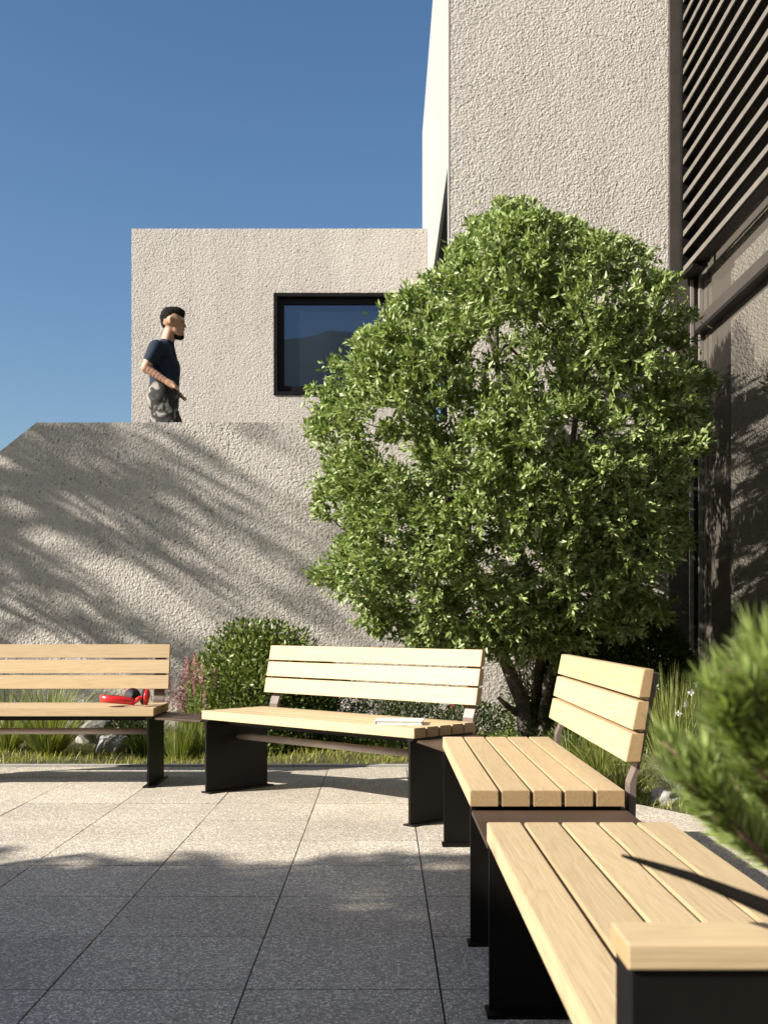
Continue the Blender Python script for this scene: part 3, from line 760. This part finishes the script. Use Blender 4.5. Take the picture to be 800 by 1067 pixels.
# main limbs from the trunk toward the left, then shoots on them
limbs = [((.545, .955, .62), at(815, 915, 1.02), at(775, 870, .99), at(738, 822, .97)),
         ((.548, .957, .68), at(820, 890, 1.08), at(785, 858, 1.08), at(742, 835, 1.10)),
         ((.545, .96, .74), at(825, 835, 1.0), at(792, 800, .98), at(762, 760, .96)),
         ((.542, .965, .80), at(832, 800, .97), at(812, 772, .95), at(797, 728, .94)),
         ((.54, .97, .84), at(840, 770, 1.05), at(825, 752, 1.05), at(816, 722, 1.06)),
         ((.542, .965, .74), at(825, 855, 1.2), at(798, 815, 1.22), at(765, 775, 1.25)),
         ((.548, .957, .64), at(822, 915, 1.2), at(795, 895, 1.25), at(755, 872, 1.30)),
         ((.545, .96, .76), at(822, 860, 1.05), at(800, 830, 1.04), at(775, 805, 1.03))]
tb = Tubes()
for l in limbs:
    pts = [Vector(p) for p in l]; fine = []
    for i in range(10):
        t = i/9*3; a = min(int(t), 2); f = t-a; fine.append(pts[a].lerp(pts[a+1], f))
    tb.add(fine, [.006-.0004*i for i in range(10)], 7, .05)
    shoots.append((pts[2].lerp(pts[3], .15), pts[3]))
    dirm = (pts[3]-pts[1]).normalized()
    for k in range(19):
        t = .08+.92*k/18; q = pts[1].lerp(pts[2], t*2) if t < .5 else pts[2].lerp(pts[3], t*2-1)
        sd = Vector((random.uniform(-.9, .45), random.uniform(-.8, .6), random.uniform(-.15, .9)))
        e = q+(dirm*.8+sd*.9+Vector((0, 0, .25))).normalized()*random.uniform(.035, .065)
        shoots.append((q, e)); tb.add([q, e], [.0026, .0016], 6)
setp(tb.build('twigs', MAT['twig'], pn), pn)
Bn = []; Dn = []
for a, b in shoots:
    ax = (b-a).normalized(); u = ax.cross(Vector((.3, .5, .8))).normalized(); v = ax.cross(u)
    for k in range(72):
        t = random.random()**.75; an = random.uniform(0, 6.283)
        sp = .75-.45*t+random.uniform(-.1, .1)
        Bn.append(tuple(a.lerp(b, t))); Dn.append(tuple(ax+(u*math.cos(an)+v*math.sin(an))*sp))
n = len(Bn)
V, F = blades(np.array(Bn), np.array(Dn), rng.uniform(.022, .036, n), .0034, .06, 2)
setp(arr_mesh('needles', V, F, MAT['pine'], pn), pn)

# ------------------------------------------------------------------ trees out of frame on the left whose shade falls on the wall and paving
k_x, k_y = 1.6, .6
def hits_kept_clear(P):
    """True where a leaf would shade things that stand in full sun"""
    t = P[:, 2]; gx = P[:, 0]+k_x*t; gy = P[:, 1]+k_y*t
    tw_ = (WY-P[:, 1])/k_y; wx = P[:, 0]+k_x*tw_; wh = P[:, 2]-tw_
    wall = (gy > WY)
    bad = wall & ((wh > 2.60) | (wx > .1))
    bad |= (~wall) & (gx > .60)
    bad |= (~wall) & (gy > 4.6)
    bad |= (P[:, 0] > -P[:, 1]*.36-.6)
    return bad, wx, wh, wall, gx, gy
def edgeband(wx, wh, wall, gx, gy):
    e = 3.95+.10*np.sin(gx*1.7+1)+.10*np.sin(gx*4.3)-gy+rng.normal(size=len(wx))*.48
    return (~wall) & (e > 0)
def shade_tree(x, y, z0, z1, rad, nbr, label, bias=None, keepf=None, nl=60, L=.10, W=.022):
    if keepf is edgeband: z1 = min(z1, (.6-x)/k_x)
    t = empty('conifer', (x, y, -.05), label=label, cat='tree', group='tall conifers left of the benches')
    tb = Tubes(); tb.add([(0, 0, 0), (.03, .02, z1*.5), (0, 0, z1)], [.11, .08, .015], 10, .04); B_, D_ = [], []
    for i in range(nbr):
        z = z0+(z1-z0)*random.random(); a = random.uniform(0, 6.28)
        if bias is not None: a = bias+random.gauss(0, .8)
        ln = rad*(1-.55*(z-z0)/(z1-z0))*random.uniform(.55, 1.0)
        d_ = Vector((math.cos(a), math.sin(a), random.uniform(-.50, -.1)))
        s = Vector((0, 0, z)); e = s+d_*ln; m_ = s+d_*ln*.5+Vector((0, 0, .10*ln))
        W_ = np.array([tuple(e), tuple(m_), tuple(s)])+np.array([x, y, -.05]); bd = hits_kept_clear(W_)[0]
        if not (bd[0] or bd[1]): tb.add([s, m_, e], [.022, .014, .004], 5)
        for k in range(nl):
            q = random.uniform(.15, 1); c = s.lerp(m_, q*2) if q < .5 else m_.lerp(e, q*2-1)
            B_.append(c+Vector((random.gauss(0, .07), random.gauss(0, .045), random.gauss(0, .03))))
            D_.append(d_+Vector((random.gauss(0, .5), random.gauss(0, .5), random.gauss(0, .35))))
    tb.build('trunk', MAT['bark'], t)
    B_ = np.array([tuple(b) for b in B_]); D_ = np.array([tuple(b) for b in D_])
    W0 = B_+np.array([x, y, -.05]); bad, wx, wh, wall, gx, gy = hits_kept_clear(W0)
    if keepf is not None: bad |= ~keepf(wx, wh, wall, gx, gy)
    B_, D_ = B_[~bad], D_[~bad]; n = len(B_)
    leaf_mesh('crown', B_, D_, L*rng.uniform(.6, 1.3, n), W*rng.uniform(.7, 1.3, n), MAT['shade'], t, .1)
def wallband(wx, wh, wall, gx, gy):
    ph = wh+.50*(wx+3)          # along the streak direction
    m = np.sin(ph*5.2+.7)+.85*np.sin(ph*15.3+wx*1.1)+.35*np.sin(wx*2.3-wh*3)+rng.normal(size=len(wx))*.28
    low = np.clip((1.35-ph)*1.0, 0, .7)
    return wall & (m+low > .12)
shade_tree(-7.2, 8.3, 2.3, 5.4, 3.0, 120, 'tall conifer left of the frame beside the stucco wall', 0, wallband)
shade_tree(-8.7, 7.5, 3.0, 7.0, 4.6, 170, 'taller conifer left of the frame, further from the wall', .1, wallband)
shade_tree(-10.4, 6.9, 4.0, 7.6, 6.0, 190, 'tallest conifer left of the frame, farthest from the stucco wall', .1, wallband)
for (x, y, l) in ((-6.8, 1.9, 'broad conifer left of the paving, nearest to its edge'), (-8.4, .9, 'broad conifer left of the paving, behind the nearest one'), (-6.9, .2, 'broad conifer left of the viewer'), (-6.0, -1.9, 'broad conifer left of the paving and behind the viewer'), (-7.6, -1.2, 'broad conifer behind the viewer on the left')):
    shade_tree(x, y, 2.0, 5.2, 2.3, 150, l, None, edgeband, 75, .22, .08)

def sky_block_tree(x, y, h, rad, label):  # unseen trees added to block sky light and deepen the shade
    t = empty('sky_blocker', (x, y, -.05), label=label, cat='tree', group='unseen broad trees added behind the viewer to block sky light')
    tb = Tubes(); tb.add([(0, 0, 0), (.05, 0, h*.4), (0, 0, h*.75)], [.16, .12, .04], 10, .04)
    for k in range(9):
        a = k*.7; tb.add([(0, 0, h*.35+k*.05*h), (math.cos(a)*rad*.4, math.sin(a)*rad*.4, h*.5+k*.04*h), (math.cos(a)*rad*.8, math.sin(a)*rad*.8, h*.6+k*.035*h)], [.06, .04, .01], 6)
    tb.build('trunk', MAT['bark'], t)
    n = 5200; u = norm(rng.normal(size=(n, 3))); P = u*(rng.random(n)**.3)[:, None]*np.array([rad, rad, h*.36]); P[:, 2] += h*.64
    P *= 1
    leaf_mesh('crown', P, u+rng.normal(size=(n, 3))*.8, .24*rng.uniform(.6, 1.2, n), .13, MAT['shade'], t, .1)
for (x, y, h, r_, l) in ((1.2, -4.8, 6.6, 2.9, 'unseen broad tree added straight behind the viewer to block sky light'), (5.2, -2.2, 6.8, 2.6, 'unseen broad tree added behind the viewer on the right to block sky light'), (-3.6, -6.6, 6.4, 2.6, 'unseen broad tree added behind the viewer on the left, farther back, to block sky light'), (4.4, -7.0, 6.6, 2.8, 'unseen broad tree added farthest behind the viewer to block sky light')):
    sky_block_tree(x, y, h, r_, l)

# ------------------------------------------------------------------ the walking man
PY = 9.85; ps = PY/FPX
def pp(px_, py_, lat=0): p = at(px_, py_, PY); p.y += lat; return p
def capsules(name, parts, mat, parent, voxel=.012, smooth=6):
    bm = bmesh.new()
    for (a, ra, b, rb) in parts:
        a, b = Vector(a), Vector(b); n_ = 7
        for i in range(n_+1):
            t = i/n_; c = a.lerp(b, t); r = ra+(rb-ra)*t
            bmesh.ops.create_icosphere(bm, subdivisions=2, radius=r, matrix=Matrix.Translation(c))
    me = bpy.data.meshes.new(name); bm.to_mesh(me); bm.free()
    o = link(name, me, mat, parent, True)
    o.matrix_parent_inverse = Matrix.Translation(-Vector(parent.location))
    r = o.modifiers.new('remesh', 'REMESH'); r.mode = 'VOXEL'; r.voxel_size = voxel; r.use_smooth_shade = True
    s = o.modifiers.new('smooth', 'SMOOTH'); s.factor = .5; s.iterations = smooth
    return o
MAT['skin'] = plain('skin', [(.3, (.42, .23, .15)), (.7, (.50, .29, .19))], 6, .5)
MAT['hair'] = plain('dark_hair', [(.3, (.006, .005, .004)), (.7, (.016, .011, .009))], 60, .8, .003, 90, .1)
MAT['shirt'] = plain('navy_shirt', [(.3, (.008, .014, .028)), (.7, (.016, .026, .048))], 8, .85, .004, 14)
m = M_('patterned_shorts', .85, .2); v = m.coord(); m.base(m.ramp(m.noise(v, 9, 2, .5, 1.2), [(.48, (.03, .028, .027)), (.54, (.05, .047, .042)), (.58, (.20, .185, .165)), (.7, (.30, .28, .25))])); MAT['shorts'] = m.m
MAT['shoe'] = MAT['cushion']
fz = 1.80
man = empty('person', (pp(172, 440).x, PY, fz), label='man in navy t-shirt and patterned shorts walking to the right behind the wall', cat='person')
hipL, hipR = pp(170, 420, -.09), pp(170, 420, .09)
kneeL = Vector((hipL.x+.20, hipL.y, fz+.53)); ankL = Vector((hipL.x+.26, hipL.y, fz+.10))
kneeR = Vector((hipR.x-.08, hipR.y, fz+.50)); ankR = Vector((hipR.x-.36, hipR.y, fz+.16))
hd = pp(180.5, 337)
body = [
 (hd+Vector((-.012, 0, .03)), .092, hd+Vector((.012, 0, .02)), .088), (hd+Vector((.03, 0, -.05)), .060, hd+Vector((.062, 0, -.104)), .034),
 (hd+Vector((.086, 0, .005)), .010, hd+Vector((.104, 0, -.025)), .013), (hd+Vector((.082, 0, -.052)), .014, hd+Vector((.086, 0, -.056)), .011),
 (hd+Vector((-.005, -.090, -.012)), .014, hd+Vector((-.01, -.092, .015)), .018), (hd+Vector((-.005, .090, -.012)), .014, hd+Vector((-.01, .092, .015)), .018),
 (hd+Vector((-.02, 0, -.05)), .058, pp(173, 361), .062),
 (pp(171, 367), .095, pp(172, 395), .115), (pp(171, 368, -.10), .075, pp(171, 368, .10), .075), (pp(172, 395), .115, pp(170, 418), .12),
 (hipL, .095, kneeL, .058), (kneeL, .056, ankL, .036), (ankL, .04, ankL+Vector((.15, 0, -.065)), .03),
 (hipR, .095, kneeR, .058), (kneeR, .056, ankR, .036), (ankR, .04, ankR+Vector((.13, 0, -.09)), .03),
 # near arm: shoulder, elbow drawn back, forearm forward to the waist
 (pp(167, 366, -.175), .058, pp(157, 389, -.21), .042), (pp(157, 389, -.21), .042, pp(179, 403, -.20), .028),
 (pp(179, 403, -.20), .030, pp(184, 406, -.195), .032),
 # far arm swinging forward
 (pp(171, 366, .175), .058, pp(170, 391, .21), .042), (pp(170, 391, .21), .042, pp(181, 406, .17), .028),
 (pp(181, 406, .17), .027, pp(184, 408, .16), .026)]
for (hx, hy, lat) in ((183, 405, -.195), (184, 408, .16)):
    for k in range(4):
        o_ = (k-1.5)*.017
        f0 = pp(hx+1.5, hy+1, lat+o_); f1 = pp(hx+5+.4*k, hy+3, lat+o_*1.1); f2 = pp(hx+5.6, hy+6.3-.5*abs(k-1), lat+o_*1.0)
        body += [(f0, .0095, f1, .009), (f1, .009, f2, .008)]
    body += [(pp(hx-1, hy, lat), .012, pp(hx+3.5, hy+4.5, lat-.03), .009)]
capsules('body', body, MAT['skin'], man, .0085, 3)
capsules('hair', [(hd+Vector((-.025, 0, .055)), .092, hd+Vector((.03, 0, .072)), .072), (hd+Vector((-.05, 0, .02)), .062, hd+Vector((-.045, 0, -.005)), .056),
  (hd+Vector((.03, 0, .088)), .058, hd+Vector((.068, 0, .088)), .038)], MAT['hair'], man, .008, 3)
for e_ in (-1, 1): capsules('eye', [(hd+Vector((.080, e_*.030, .002)), .009, hd+Vector((.081, e_*.036, .002)), .009)], MAT['hair'], man, .004, 1)
capsules('beard', [(hd+Vector((.026, 0, -.102)), .038, hd+Vector((.064, 0, -.113)), .033)], MAT['hair'], man, .008, 3)
capsules('shirt', [(pp(171, 366), .100, pp(173, 388), .126), (pp(171, 368, -.11), .084, pp(171, 368, .11), .084), (pp(173, 384), .126, pp(171, 404), .130),
  (pp(169, 384, -.06), .10, pp(170, 402, -.06), .105), (pp(169, 384, .06), .10, pp(170, 402, .06), .105), (pp(174, 358), .066, pp(172, 364), .085),
  (pp(167, 367, -.17), .070, pp(162, 379, -.195), .062), (pp(171, 367, .17), .070, pp(170, 379, .195), .062)], MAT['shirt'], man, .010, 4)
capsules('shorts', [(pp(171, 406), .132, pp(170, 418), .138), (pp(170, 408, -.07), .115, hipL+Vector((0, 0, 0)), .122), (pp(170, 408, .07), .115, hipR, .122),
  (hipL, .118, kneeL+Vector((-.02, 0, .05)), .088), (hipR, .118, kneeR+Vector((-.01, 0, .05)), .088)], MAT['shorts'], man, .011, 4)
for (a_, dx) in ((ankL, .16), (ankR, .14)):
    capsules('shoe', [(a_+Vector((-.03, 0, -.05)), .045, a_+Vector((dx, 0, -.07)), .036)], MAT['shoe'], man, .01, 3)
